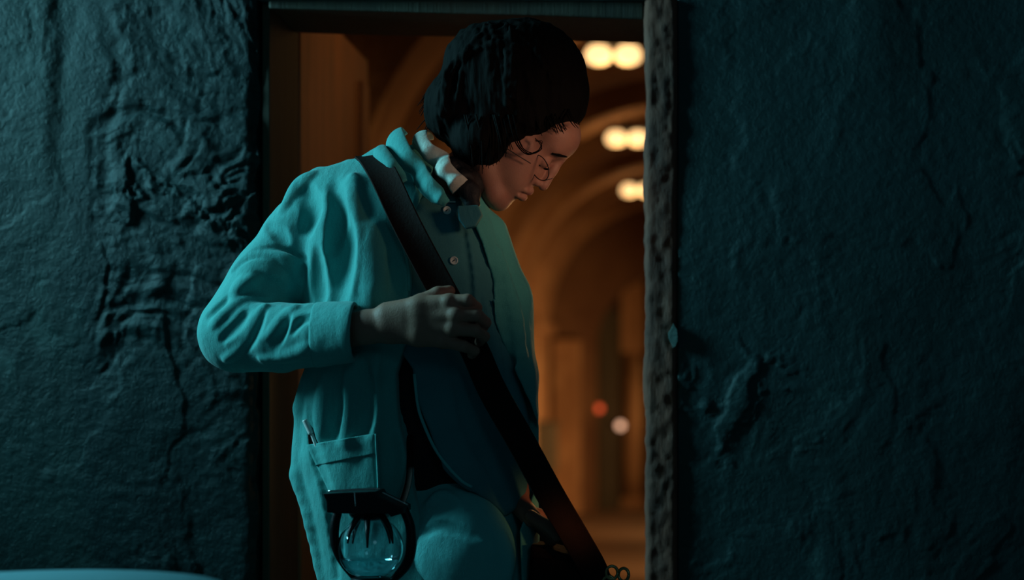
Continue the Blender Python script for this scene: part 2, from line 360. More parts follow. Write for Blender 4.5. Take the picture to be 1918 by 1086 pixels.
# dark timber door standing in the opening
bm = bmesh.new(); box(bm, -.61, -.44, Y1+.25, Y1+.31, 0, 1.72, .01); d2 = frombm('door_2', bm, M['frame']); tag(d2, kind='structure')

def ceiling_lamp(i, y, x, z, label):
    t = empty('ceiling_lamp', (x, y, z), label, 'lamp', 'twin globe lamps hung along the vault')
    zc = HS+math.sqrt(RV**2-x*x)
    bm = bmesh.new(); tube(bm, [(x, y, z+.06), (x, y, zc+.02)], .012, 8); frombm('rod', bm, M['metal_dark'], t)
    bm = bmesh.new(); box(bm, x-.11, x+.11, y-.03, y+.03, z+.045, z+.07, .006); frombm('bar', bm, M['metal_dark'], t)
    for s in (-1, 1):
        bm = bmesh.new(); lathe(bm, [(.012, z+.046), (.028, z+.036), (.036, z+.015), (.037, z-.004), (.030, z-.024), (.014, z-.034), (.003, z-.036)], 0, y, 20)
        for v in bm.verts: v.co.x = x+s*.060+v.co.x*1.5
        frombm('glass_globe', bm, M['globe'], t, True)
    point('ceiling_lamp_light', (x, y, z-.13), WARM, 1.6, .06)
ceiling_lamp(0, 6.76, -.23, 2.43, 'nearest twin globe ceiling lamp glowing cream beside the dark hair')
ceiling_lamp(1, 9.1, -.235, 2.43, 'second twin globe ceiling lamp, at forehead height beside the right door edge')
ceiling_lamp(2, 11.6, -.225, 2.43, 'farthest and smallest twin globe ceiling lamp down the vault')
point('passage_end_light', (.35, 13.0, 1.2), WARM, 2.5, .1)
point('column_light', (.05, Y1+.25, 1.0), (1, .6, .22), 2.5, .1)
def wall_lamp(px, py, y, m, label, name):
    x = (px-CX)*y/FPX; z = CZ-(py-CY)*y/FPX
    t = empty(name, (x, y, z), label, 'lamp')
    bm = bmesh.new(); bmesh.ops.create_uvsphere(bm, u_segments=16, v_segments=10, radius=.032)
    for v in bm.verts: v.co += Vector((x, y, z))
    frombm('glass', bm, m, t, True)
    bm = bmesh.new(); tube(bm, [(x, y+.02, z), (x, y+.16, z)], .014, 8); frombm('bracket', bm, M['metal_dark'], t)
wall_lamp(1122, 765, Y1+.09, M['red_glow'], 'small red signal lamp at the dark far doorway', 'signal_lamp')
wall_lamp(1162, 797, Y1+.09, M['white_glow'], 'small white lamp beside the dark far doorway', 'wall_lamp')
t = empty('wall_box', (-.93, 12.6, .55), 'dark box fixed on the left passage wall behind the strap', 'box')
bm = bmesh.new(); box(bm, -1.165, -.86, 12.45, 12.75, .42, .78, .012); frombm('housing', bm, M['frame'], t)
bm = bmesh.new(); box(bm, -1.165, -.84, 12.43, 12.77, .78, .80, .006); frombm('lid', bm, M['frame'], t)

#SDF
# ------------------------------------------------------------------ signed-distance modelling of the figure
# author units: 1 unit = 1/1356 m; u to the right, v down, w away from the camera, plane w=0 at y=2.3
S = 1356.5; YR = 2.3
def A(u, v, w): f = 1+w/FPX; return (CX+(u-CX)*f, CY+(v-CY)*f, w)
def world(p): return np.stack([(p[..., 0]-CX)/S, YR+p[..., 2]/S, CZ-(p[..., 1]-CY)/S], -1)
def Wd(u, v, w): return Vector(world(np.array(A(u, v, w), float)).tolist())
class Field:
    def __init__(s, u0, u1, v0, v1, w0, w1, h):
        s.h = h; s.o = np.array([u0, v0, w0], np.float32)
        s.n = [int((b-a)/h)+1 for a, b in ((u0, u1), (v0, v1), (w0, w1))]
        s.ax = [np.float32(s.o[i]+h*np.arange(s.n[i])) for i in range(3)]
        s.D = np.full(s.n, 60, np.float32)
    def sl(s, lo, hi):
        r = []
        for i in range(3):
            a = int(max(0, math.floor((lo[i]-s.o[i])/s.h))); b = int(min(s.n[i], math.ceil((hi[i]-s.o[i])/s.h)+1))
            if b <= a: return None, None
            r.append(slice(a, b))
        g = (s.ax[0][r[0]][:, None, None], s.ax[1][r[1]][None, :, None], s.ax[2][r[2]][None, None, :])
        return tuple(r), g
    def comb(s, sl, d, k, op):
        D = s.D[sl]
        if op == 'add':
            h = np.clip(.5+.5*(D-d)/max(k, .01), 0, 1); s.D[sl] = D*(1-h)+d*h-k*h*(1-h)
        elif op == 'sub':
            h = np.clip(.5-.5*(D+d)/max(k, .01), 0, 1); s.D[sl] = D*(1-h)-d*h+k*h*(1-h)
        else:
            h = np.clip(.5-.5*(D-d)/max(k, .01), 0, 1); s.D[sl] = D*(1-h)+d*h+k*h*(1-h)
    def chain(s, pts, k=8, op='add', sw=1.0, raw=False):
        """tapered capsule chain; pts = (u,v,w,r); sw = depth squash"""
        P = [(*(p[:3] if raw else A(*p[:3])), p[3]) for p in pts]
        if len(P) == 1: P = P*2
        for a, b in zip(P[:-1], P[1:]):
            m = max(a[3], b[3])+k+4
            lo = [min(a[i], b[i])-m for i in range(3)]; hi = [max(a[i], b[i])+m for i in range(3)]
            sl, g = s.sl(lo, hi)
            if sl is None: continue
            du, dv, dw = b[0]-a[0], b[1]-a[1], (b[2]-a[2])/sw
            L = du*du+dv*dv+dw*dw+1e-6
            pu, pv, pw = g[0]-a[0], g[1]-a[1], (g[2]-a[2])/sw
            t = np.clip((pu*du+pv*dv+pw*dw)/L, 0, 1)
            d = (np.sqrt((pu-t*du)**2+(pv-t*dv)**2+(pw-t*dw)**2)-(a[3]+(b[3]-a[3])*t))*(min(1, sw))
            s.comb(sl, d, k, op)
    def ell(s, c, r, ang=0, k=8, op='add', raw=False):
        """ellipsoid, rotated by ang (deg) in the u-v plane"""
        c = c if raw else A(*c); m = max(r)+k+4
        sl, g = s.sl([c[i]-m for i in range(3)], [c[i]+m for i in range(3)])
        if sl is None: return
        ca, sa = math.cos(math.radians(ang)), math.sin(math.radians(ang))
        pu, pv, pw = g[0]-c[0], g[1]-c[1], g[2]-c[2]
        x = (pu*ca+pv*sa); y = (-pu*sa+pv*ca)
        k0 = np.sqrt((x/r[0])**2+(y/r[1])**2+(pw/r[2])**2); k1 = np.sqrt((x/r[0]**2)**2+(y/r[1]**2)**2+(pw/r[2]**2)**2)+1e-6
        s.comb(sl, k0*(k0-1)/k1, k, op)
    def loft(s, rows, k=8, op='add', inset=0, pw_=2.4, noise=None):
        """rows: (v, uL, uR, wF, wB)"""
        R = np.array(rows, float); v0, v1 = R[0, 0], R[-1, 0]
        sl, g = s.sl([R[:, 1].min()-30, v0-30, R[:, 3].min()-30], [R[:, 2].max()+30, v1+30, R[:, 4].max()+30])
        vv = g[1][0, :, 0]; I = [np.float32(np.interp(vv, R[:, 0], R[:, i]))[None, :, None] for i in (1, 2, 3, 4)]
        kk = np.ones(9)/9
        def sm(a):
            q = a[0, :, 0]; q2 = np.convolve(np.pad(q, 4, mode='edge'), kk, 'valid'); return np.float32(q2)[None, :, None]
        uL, uR, wF, wB = [sm(i) for i in I]
        cu, a = (uL+uR)/2, (uR-uL)/2-inset; cw, b = (wF+wB)/2, (wB-wF)/2-inset
        x = np.abs(g[0]-cu)/a; y = np.abs(g[2]-cw)/b
        q = (x**pw_+y**pw_+1e-9)**(1/pw_)
        gr = np.sqrt((x**(pw_-1)/a)**2+(y**(pw_-1)/b)**2)/(q**(pw_-1)+1e-6)+1e-5
        d = (q-1)/gr
        d = np.clip(d, -60, 60)
        d = np.maximum(d, np.maximum((v0+inset)-g[1], g[1]-(v1)))
        s.comb(sl, np.float32(d), k, op)
    def poly(s, pts, wlo, whi, k=6, op='sub', wref=-80):
        """extruded polygon (u,v), between depths"""
        P = np.array([A(p[0], p[1], wref)[:2] for p in pts]); m = 12+k
        big = op == 'int'
        lo = [P[:, 0].min()-m, P[:, 1].min()-m, wlo-m]; hi = [P[:, 0].max()+m, P[:, 1].max()+m, whi+m]
        if big: lo = [-1e9]*3; hi = [1e9]*3
        lo = [max(lo[i], s.o[i]) for i in range(3)]; hi = [min(hi[i], s.o[i]+s.h*s.n[i]) for i in range(3)]
        sl, g = s.sl(lo, hi)
        U, V = g[0][:, :, 0], g[1][:, :, 0]
        d = np.full(np.broadcast(U, V).shape, 1e9); ins = np.zeros(d.shape, bool)
        for i in range(len(P)):
            a, b = P[i], P[(i+1) % len(P)]; e = b-a
            t = np.clip(((U-a[0])*e[0]+(V-a[1])*e[1])/(e@e+1e-9), 0, 1)
            d = np.minimum(d, (U-a[0]-t*e[0])**2+(V-a[1]-t*e[1])**2)
            cr = ((a[1] > V) != (b[1] > V))
            xi = (b[0]-a[0])*(V-a[1])/((b[1]-a[1]) if abs(b[1]-a[1]) > 1e-9 else 1e-9)+a[0]
            ins ^= cr & (U < xi)
        d = np.sqrt(d)*np.where(ins, -1, 1)
        d3 = np.maximum(np.float32(d)[:, :, None], np.maximum(wlo-g[2], g[2]-whi))
        s.comb(sl, np.float32(d3), k, op)
    def front(s, u, v):
        """depth of the front surface on the ray through pixel (u, v)"""
        def smp(w):
            p = A(u, v, w); q = [(p[j]-s.o[j])/s.h for j in range(3)]; i = [int(math.floor(x)) for x in q]
            if any(i[j] < 0 or i[j] > s.n[j]-2 for j in range(3)): return None
            f = [q[j]-i[j] for j in range(3)]; c = s.D[i[0]:i[0]+2, i[1]:i[1]+2, i[2]:i[2]+2]
            c = c[0]*(1-f[0])+c[1]*f[0]; c = c[0]*(1-f[1])+c[1]*f[1]; return float(c[0]*(1-f[2])+c[1]*f[2])
        pv = None
        for w in np.arange(s.ax[2][0], s.ax[2][-1], s.h):
            d = smp(w)
            if d is not None and d < 0:
                return float(w) if pv is None or pv <= 0 else float(w-s.h*(-d)/(pv-d))
            pv = d
        return None
    def fold(s, pts, r, lift=.3, k=6, op='add', n=5):
        """ridge (add) or crease (sub) drawn along the front surface"""
        Q = spline([(p[0], p[1], 0) for p in pts], n); out = []
        for i, q in enumerate(Q):
            w = s.front(q[0], q[1])
            if w is None: continue
            t = i/(len(Q)-1); rr = r*(.45+.55*math.sin(math.pi*min(max(t, .04), .96)))
            out.append((q[0], q[1], w+(rr*(1-lift) if op == 'add' else -rr*(1-lift)), rr))
        if len(out) > 2:
            for _ in range(3):
                ws = [o[2] for o in out]; out = [(o[0], o[1], (ws[max(i-1, 0)]+2*ws[i]+ws[min(i+1, len(ws)-1)])/4, o[3]) for i, o in enumerate(out)]
            s.chain(out, k, op)
    def warp(s, fn, band=12):
        m = np.abs(s.D) < band
        i, j, k = np.nonzero(m)
        s.D[m] += np.float32(fn(s.ax[0][i], s.ax[1][j], s.ax[2][k]))
    def mesh(s, name, m, parent=None, obj=True):
        D = s.D; D[0], D[-1] = 9, 9; D[:, 0], D[:, -1] = 9, 9; D[:, :, 0], D[:, :, -1] = 9, 9
        sg = D < 0
        c = [sg[a:a+sg.shape[0]-1 if a == 0 else None, b:b+sg.shape[1]-1 if b == 0 else None, e:e+sg.shape[2]-1 if e == 0 else None]
             for a in (0, 1) for b in (0, 1) for e in (0, 1)]
        allc = c[0].copy(); anyc = c[0].copy()
        for q in c[1:]: allc &= q; anyc |= q
        I, J, K = np.nonzero(anyc & ~allc); n = len(I)
        idx = np.full(allc.shape, -1, np.int32); idx[I, J, K] = np.arange(n)
        acc = np.zeros((n, 3)); cnt = np.zeros(n)
        cor = [(a, b, e) for a in (0, 1) for b in (0, 1) for e in (0, 1)]
        val = {q: D[I+q[0], J+q[1], K+q[2]].astype(float) for q in cor}
        for q in cor:
            for ax in range(3):
                if q[ax]: continue
                r = list(q); r[ax] = 1; r = tuple(r); a, b = val[q], val[r]
                x = (a < 0) != (b < 0); t = np.where(x, a/np.where(x, a-b, 1), 0)
                p = np.array(q, float)[None].repeat(n, 0); p[:, ax] += t
                acc[x] += p[x]; cnt[x] += 1
        pos = acc/cnt[:, None]+np.stack([I, J, K], -1); pos = s.o+pos*s.h
        F = []
        for ax in range(3):
            sl0 = [slice(None)]*3; sl1 = [slice(None)]*3; sl0[ax] = slice(0, -1); sl1[ax] = slice(1, None)
            x = sg[tuple(sl0)] != sg[tuple(sl1)]
            i = np.stack(np.nonzero(x), -1); b, c_ = [q for q in range(3) if q != ax]
            i = i[(i[:, b] > 0) & (i[:, c_] > 0) & (i[:, b] < s.n[b]-1) & (i[:, c_] < s.n[c_]-1)]
            q = []
            for db, dc in ((-1, -1), (0, -1), (0, 0), (-1, 0)):
                z = i.copy(); z[:, b] += db; z[:, c_] += dc; q.append(idx[z[:, 0], z[:, 1], z[:, 2]])
            q = np.stack(q, -1); ins = sg[i[:, 0], i[:, 1], i[:, 2]]
            fl_ = ins if ax != 1 else ~ins
            q = np.where(fl_[:, None], q, q[:, ::-1]); F.append(q)
        F = np.concatenate(F); me = bpy.data.meshes.new(name)
        me.vertices.add(n); me.vertices.foreach_set('co', world(pos).astype(np.float32).ravel())
        me.loops.add(len(F)*4); me.loops.foreach_set('vertex_index', F.astype(np.int32).ravel())
        me.polygons.add(len(F)); me.polygons.foreach_set('loop_start', np.arange(0, len(F)*4, 4, dtype=np.int32))
        me.polygons.foreach_set('loop_total', np.full(len(F), 4, np.int32))
        me.update(calc_edges=True); me.validate()
        # world() mirrors v, so flip if the volume came out inside out
        o = link(name, me, m, parent, True)
        b_ = bmesh.new(); b_.from_mesh(me)
        if b_.calc_volume(signed=True) < 0: bmesh.ops.reverse_faces(b_, faces=b_.faces[:]); b_.to_mesh(me); me.polygons.foreach_set('use_smooth', [True]*len(me.polygons))
        b_.free()
        return o

P = empty('person', (-.33, 2.38, 0), 'person in a loose teal jacket leaning in the doorway, head bowed, holding a shoulder strap', 'person')

# torso rows shared by the clothes: (v, uL, uR, wF, wB)
ROWS = [(300, 640, 850, 0, 120), (330, 590, 880, -35, 150), (370, 560, 905, -62, 165), (430, 556, 928, -80, 175), (500, 560, 950, -88, 175), (600, 563, 975, -88, 170),
        (700, 564, 992, -82, 165), (800, 556, 1000, -80, 165), (860, 549, 1002, -80, 165), (950, 563, 1003, -80, 165), (1050, 588, 1006, -80, 165), (1150, 598, 1010, -82, 168), (1290, 600, 1016, -86, 172)]

# ---- jacket
J = Field(345, 1045, 232, 1320, -190, 200, 2.7)
J.loft([(r[0], r[1], r[2], r[3], r[4]) for r in ROWS], k=1)
J.chain([(612, 366, 45, 56), (560, 440, 40, 60), (505, 525, 25, 66), (445, 618, 5, 72)], k=26)      # upper sleeve
J.chain([(445, 626, 0, 73), (520, 630, -38, 66), (600, 627, -78, 56)], k=10)                          # fore sleeve
J.chain([(655, 345, 45, 42), (720, 318, 40, 38), (780, 300, 40, 30)], k=24)                           # shoulder yoke
J.chain([(910, 440, 60, 42), (945, 560, 60, 48), (958, 700, 50, 46), (962, 900, 45, 42)], k=18)       # other sleeve
# front opening
OPEN = [(800, 300), (778, 380), (752, 440), (766, 500), (768, 560), (762, 640), (742, 700), (746, 800), (764, 880), (782, 960), (800, 1100), (810, 1400),
        (985, 1400), (972, 1086), (968, 1000), (990, 930), (1001, 860), (996, 790), (972, 720), (940, 650), (922, 600), (915, 520), (895, 450), (872, 385), (860, 300)]
J.poly(OPEN, -300, 60, k=7, op='sub')
# wrinkles of the sleeve: creases then ridges
for pts, r, k in (([(392, 590), (428, 560), (462, 547), (500, 551), (562, 567)], 11, 12), ([(412, 640), (436, 612), (462, 580)], 9, 10), ([(446, 660), (470, 622), (490, 578)], 10, 12),
               ([(512, 650), (528, 612), (538, 580)], 9, 12), ([(450, 488), (480, 470), (527, 468), (570, 484)], 9, 9), ([(498, 418), (518, 434), (532, 452)], 10, 12),
               ([(566, 352), (578, 385), (574, 430)], 15, 18), ([(590, 470), (588, 525), (596, 562)], 16, 14), ([(480, 520), (500, 535), (530, 540)], 12, 16), ([(590, 590), (560, 600), (545, 625)], 8, 10)):
    J.fold(pts, r*1.15, lift=.12, k=k*.9, op='sub')
for pts, r, k in (([(400, 612), (426, 588), (460, 563), (500, 562)], 9, 9), ([(424, 672), (456, 648), (478, 612), (498, 574)], 10, 9), ([(500, 632), (530, 606), (554, 578)], 10, 10),
               ([(526, 484), (545, 500), (564, 528)], 11, 12), ([(436, 506), (470, 484), (522, 480), (560, 492)], 8, 9), ([(588, 328), (560, 352), (530, 395)], 10, 14),
               ([(590, 645), (550, 662), (490, 672)], 8, 12), ([(440, 560), (455, 535), (485, 520)], 9, 12)):
    J.fold(pts, r*1.1, lift=.12, k=k*.9, op='add')
# long folds of the body
for pts, r, k in (([(704, 665), (707, 740), (704, 812)], 14, 16), ([(752, 450), (766, 500), (768, 548)], 5, 6), ([(752, 700), (754, 800), (774, 900)], 6, 8), ([(578, 700), (562, 780), (553, 850), (580, 960), (604, 1080)], 16, 14),
               ([(690, 430), (703, 490), (700, 560)], 20, 26), ([(612, 700), (606, 760), (604, 820)], 12, 14), ([(935, 470), (962, 600), (976, 760)], 12, 14), ([(662, 330), (668, 420), (664, 540)], 12, 20), ([(650, 700), (652, 760), (648, 830)], 9, 14)):
    J.fold(pts, r, lift=.3, k=k, op='add')
for pts, r, k in (([(576, 770), (588, 850), (616, 950), (628, 1080)], 14, 10), ([(680, 690), (684, 760), (680, 810)], 12, 16), ([(630, 400), (634, 470), (628, 560)], 22, 24), ([(732, 660), (730, 760), (735, 900)], 16, 18),
               ([(925, 480), (948, 600), (964, 730)], 9, 12), ([(622, 335), (632, 400), (620, 470)], 12, 16), ([(735, 470), (742, 520), (740, 560)], 10, 12), ([(630, 700), (628, 760), (626, 820)], 9, 14)):
    J.fold(pts, r, lift=.3, k=k, op='sub')
J.warp(lambda u, v, w: 3.4*fbm(u/60+.004*v, v/120, w/60, 2)+.8*fbm(u/22, v/45, w/22, 2))
J.mesh('jacket', M['jacket'], P)
jf = lambda u, v: J.front(u, v)

# turned-back cuff
F = Field(570, 700, 540, 720, -190, 10, 2.2)
F.chain([(598, 627, -80, 60), (662, 622, -106, 55)], k=1); F.poly([(592, 500), (674, 500), (668, 760), (588, 760)], -400, 200, k=5, op='int')
F.chain([(640, 622, -97, 47), (760, 616, -140, 45)], k=3, op='sub')
F.warp(lambda u, v, w: 1.2*fbm(u/30, v/30, w/30, 2))
F.mesh('cuff', M['jacket'], P)

# vest
F = Field(690, 1030, 330, 1000, -120, 130, 2.8)
F.loft(ROWS, k=1, inset=14)
F.poly([(800, 345), (880, 372), (905, 400), (935, 520), (990, 640), (1012, 760), (1004, 880), (986, 932), (962, 958), (940, 972), (905, 938), (862, 905), (832, 870), (806, 826), (790, 780), (778, 730), (770, 690), (735, 640), (735, 420)],
       -400, 60, k=10, op='int')
for pts, r in (([(782, 690), (792, 780), (830, 860), (880, 912)], 6), ([(905, 560), (925, 650), (945, 760)], 7), ([(868, 400), (885, 500), (890, 580)], 3)):
    F.fold(pts, r, lift=.5, k=10)
for pts, r in (([(850, 700), (880, 800), (930, 900)], 14), ([(862, 398), (878, 500), (884, 600)], 3)):
    F.fold(pts, r, op='sub', k=8)
F.warp(lambda u, v, w: 3.0*fbm(u/70, v/90, w/50, 2))
vest = F.mesh('vest', M['vest'], P); VF = F
def ribbon(name, keys, width, th, m, par, seg=8, wob=0):
    """keys: (u,v,w, nu,nv,nw) centre line with outward normal"""
    Q = spline([np.concatenate([A(*k_[:3]), k_[3:]]) for k_ in keys], seg); bm = bmesh.new(); R = []
    for i, q in enumerate(Q):
        p = q[:3]; t = Q[min(i+1, len(Q)-1)][:3]-Q[max(i-1, 0)][:3]; t = t/np.linalg.norm(t); n = q[3:]/np.linalg.norm(q[3:])
        l = np.cross(t, n); l /= np.linalg.norm(l); n = np.cross(l, t)
        hw, ht = (width(i/(len(Q)-1)) if callable(width) else width)/2, th/2
        prof = [(-hw, -ht*.4), (-hw*.96, -ht), (hw*.96, -ht), (hw, -ht*.4), (hw, ht*.4), (hw*.96, ht), (hw*.9, ht*1.0), (hw*.86, ht*.7), (0, ht*.9), (-hw*.86, ht*.7), (-hw*.9, ht), (-hw*.96, ht), (-hw, ht*.4)]
        if wob: prof = [(-hw*math.cos(x)*(1 if abs(math.cos(x)) > .5 else 1), (ht*math.sin(x)*1.0)-wob*(1-math.cos(x)**2)) for x in [2*math.pi*z/24 for z in range(24)]]
        jit = 1.5*wob*float(vn(i/4., 1., 2.)) if wob else 0
        R.append([bm.verts.new(Vector(world(p+l*a+n*(b+jit)).tolist())) for a, b in prof])
    n_ = len(R[0])
    for i in range(len(R)-1):
        for q in range(n_): bm.faces.new((R[i][q], R[i][(q+1) % n_], R[i+1][(q+1) % n_], R[i+1][q]))
    bm.faces.new(R[0][::-1]); bm.faces.new(R[-1])
    return frombm(name, bm, m, par, True)
# jacket collar standing up at the nape and rolling down the front
ribbon('jacket_collar', [(742, 262, 48, -.5, -.6, -.1), (744, 262, 12, -.6, -.4, -.7), (764, 296, -28, -.6, -.1, -.8), (792, 336, -58, -.4, 0, -.9), (820, 366, -80, -.2, 0, -1), (836, 380, -86, 0, 0, -1)],
       lambda t: 50-20*t-22*max(0, t-.8)*5*.7, 9, M['jacket'], P, wob=-5)
ribbon('jacket_collar_fold', [(712, 286, 30, -.4, -.7, -.2), (716, 288, -12, -.4, -.4, -.8), (738, 314, -46, -.3, -.1, -.9), (754, 344, -62, -.1, 0, -1)],
       lambda t: 34-12*t, 8, M['jacket'], P, wob=-5)
# inner shirt, near-black to put in the shade inside the open jacket
F = Field(570, 1000, 330, 1330, -100, 180, 5)
F.loft(ROWS, k=1, inset=42); F.mesh('shirt', M['shirt_shade'], P)

# vest collar, buttonhole and buttons
F = Field(840, 925, 355, 440, -130, 20, 1.8)
F.poly([(857, 386), (895, 384), (903, 402), (890, 424), (872, 428), (860, 412)], -86, -60, k=11, op='add')
F.mesh('vest_collar', M['vest'], P)
def front_w(f, u, v, d=-60):
    w = f.front(u, v); return d if w is None else w
for u, v in ((837, 394), (850, 488)):
    w = front_w(VF, u, v); c = Wd(u, v, w-2)
    bm = bmesh.new(); R = Matrix.Translation(c) @ Matrix.Rotation(math.pi/2, 4, 'X') @ Matrix.Rotation(.2, 4, 'Y')
    prof = [(0, -.0012), (.0032, -.0012), (.0040, -.0024), (.0048, -.0030), (.0056, -.0024), (.0058, 0), (.005, .0012), (0, .0012)]
    rings = [[bm.verts.new(R @ Vector((max(r, .0001)*math.cos(a), max(r, .0001)*math.sin(a), -z))) for a in [2*math.pi*q/24 for q in range(24)]] for r, z in prof]
    for i in range(len(rings)-1):
        for q in range(24): bm.faces.new((rings[i][q], rings[i][(q+1) % 24], rings[i+1][(q+1) % 24], rings[i+1][q]))
    bt = frombm('button', bm, M['pearl'], P, True)
    bm = bmesh.new(); tube(bm, [R @ Vector((-.0015, -.0012, .0022)), R @ Vector((.0015, .0012, .0022))], .0006, 6)
    th = bpy.data.meshes.new('thread'); bm.to_mesh(th); bm.free(); o = bpy.data.objects.new('thread', th); C.objects.link(o); th.materials.append(M['black']); o.parent = bt; o.matrix_parent_inverse = Matrix.Identity(4)
w = front_w(VF, 836, 378)
bm = bmesh.new(); tube(bm, [Wd(820, 379, w-2), Wd(836, 378, w-3), Wd(853, 378, w-2)], .0010, 6); frombm('placket_edge', bm, M['pearl'], P)

# white shirt collar and black neckerchief
ribbon('shirt_collar', [(792, 262, 70, -.3, -.7, 0), (796, 268, 20, -.6, -.4, -.7), (812, 288, -20, -.5, 0, -.8), (830, 312, -44, -.3, 0, -.9), (848, 332, -58, 0, .1, -1), (862, 350, -62, .2, .2, -1)],
       lambda t: 40-6*t+5*math.sin(t*14), 11, M['white'], P, wob=-8)
F = Field(800, 930, 290, 420, -130, 110, 2)
F.ell((880, 362, -52), (20, 27, 20), -20, k=2); F.ell((866, 340, -30), (24, 24, 26), 30, k=8); F.ell((885, 383, -62), (14, 10, 10), 0, k=5)
F.chain([(850, 320, 0, 26), (876, 345, 0, 30)], k=6)
F.warp(lambda u, v, w: 2.*fbm(u/18, v/18, w/18, 2))
F.mesh('neckerchief', M['black'], P)

def edge_line(name, pts, r, m, f, d=-60, off=1.0):
    Q = spline([(a, b, 0) for a, b in pts], 5); ws = [f.front(q[0], q[1]) for q in Q]
    ws = [d if w_ is None else w_ for w_ in ws]
    for _ in range(3): ws = [(ws[max(i-1, 0)]+2*ws[i]+ws[min(i+1, len(ws)-1)])/4 for i in range(len(ws))]
    bm = bmesh.new(); tube(bm, [Wd(q[0], q[1], w_-off) for q, w_ in zip(Q, ws)], r, 8); return frombm(name, bm, m, P, True)
edge_line('jacket_edge_highlight', [(752, 446), (761, 480), (766, 510), (766, 545)], .0024, M['jacket'], J, -80, 1)  # raised tube added to give the opening edge its highlight
edge_line('vest_hem_highlight', [(776, 700), (783, 760), (794, 795), (812, 835), (834, 868), (864, 900), (884, 912)], .0022, M['trousers'], VF, -60, 1)  # paler tube stands for the highlight along the vest hem
# ---- body: head, neck, trunk, arms and hands in one surface
B = Field(440, 1130, 60, 1080, -185, 190, 2.3)
HW = 50
B.loft([(r[0], r[1]+60, r[2]-60, r[3]+60, r[4]-50) for r in ROWS if 370 <= r[0] <= 1050]+[(1075, 650, 950, -20, 110)], k=1)
B.chain([(820, 400, 50, 60), (850, 345, 50, 46), (900, 300, HW, 48)], k=20)
B.ell((962, 178, HW), (112, 106, 92), -20, k=10)
B.ell((972, 262, HW), (112, 58, 62), -43, k=16)
B.chain([(905, 296, HW-44, 24), (925, 362, HW-22, 20), (936, 374, HW, 18)], k=12)
B.chain([(905, 296, HW+44, 24), (925, 362, HW+22, 20), (936, 374, HW, 18)], k=12)
B.ell((934, 366, HW), (26, 22, 30), -43, k=12)
B.ell((968, 345, HW), (33, 24, 34), -43, k=14)
for s in (-1, 1): B.ell((972, 308, HW+s*30), (42, 28, 22), -43, k=26); B.chain([(1052, 286, HW+s*12, 6), (1040, 276, HW+s*42, 7)], k=14)
B.ell((1010, 291, HW), (62, 25, 50), -43, k=12)
B.ell((1040, 256, HW), (50, 46, 64), -30, k=14)
B.ell((998, 325, HW), (30, 19, 28), -43, k=12)
for s in (-1, 1):
    B.ell((1036, 306, HW+s*36), (13, 9, 14), -43, k=7, op='sub')
    B.ell((1020, 302, HW+s*28), (13, 12, 14), -43, k=4)
B.chain([(1052, 296, HW, 8), (1036, 318, HW, 8.5), (1020, 344, HW, 9.5)], k=7)
B.chain([(1017, 348, HW, 9)], k=4)
for s in (-1, 1): B.chain([(1007, 342, HW+s*9, 7.5)], k=5); B.chain([(1008, 352, HW+s*6, 3)], k=2, op='sub')
B.chain([(983, 356, HW-18, 5), (991, 357, HW, 8), (983, 356, HW+18, 5)], k=5)
B.chain([(971, 366, HW-16, 5), (979, 368, HW, 8), (971, 366, HW+16, 5)], k=5)
B.chain([(972, 362, HW-24, 2.5), (992, 365, HW, 2.8), (972, 362, HW+24, 2.5)], k=3, op='sub')
for s in (-1, 1): B.ell((915, 262, HW+s*80), (16, 24, 8), -20, k=4)
# near arm inside the sleeve, wrist, hand over the strap
B.chain([(640, 390, 45, 40), (480, 610, 5, 38), (600, 628, -80, 34), (690, 612, -122, 29)], k=10)
B.chain([(690, 612, -122, 30), (722, 608, -128, 29), (760, 604, -133, 30)], k=10, sw=.8)
kn = {'index': (843, 566, -150, 15), 'middle': (856, 590, -156, 15.5), 'ring': (850, 615, -153, 14.5), 'little': (832, 638, -146, 13.5)}
for kx in kn.values():
    B.chain([(728, 600+(kx[1]-600)*.35, -130, 22), (785, 600+(kx[1]-600)*.72, -141, 20), kx], k=10)
    B.chain([(kx[0]-2, kx[1], kx[2]-3, kx[3])], k=6)
fing = [[(843, 566, -150, 14), (876, 563, -156, 12), (892, 576, -136, 10.5), (890, 592, -112, 9.5)],
        [(856, 590, -156, 14), (893, 590, -157, 12), (909, 604, -136, 10.5), (902, 618, -112, 9.5)],
        [(850, 615, -153, 13.5), (890, 619, -156, 11.5), (907, 630, -134, 10), (898, 640, -110, 9)],
        [(832, 638, -146, 12.5), (868, 648, -150, 10.5), (889, 657, -132, 9), (884, 664, -112, 8.5)]]
for f_ in fing:
    B.chain(f_, k=2.5)
B.chain([(745, 590, -132, 20), (788, 566, -128, 15), (820, 550, -122, 12.5), (842, 545, -112, 10.5)], k=5)   # thumb along the strap
B.chain([(735, 606, -128, 26), (835, 592, -143, 15)], k=12, sw=.8); B.chain([(735, 612, -128, 26), (830, 614, -142, 15)], k=12, sw=.8)
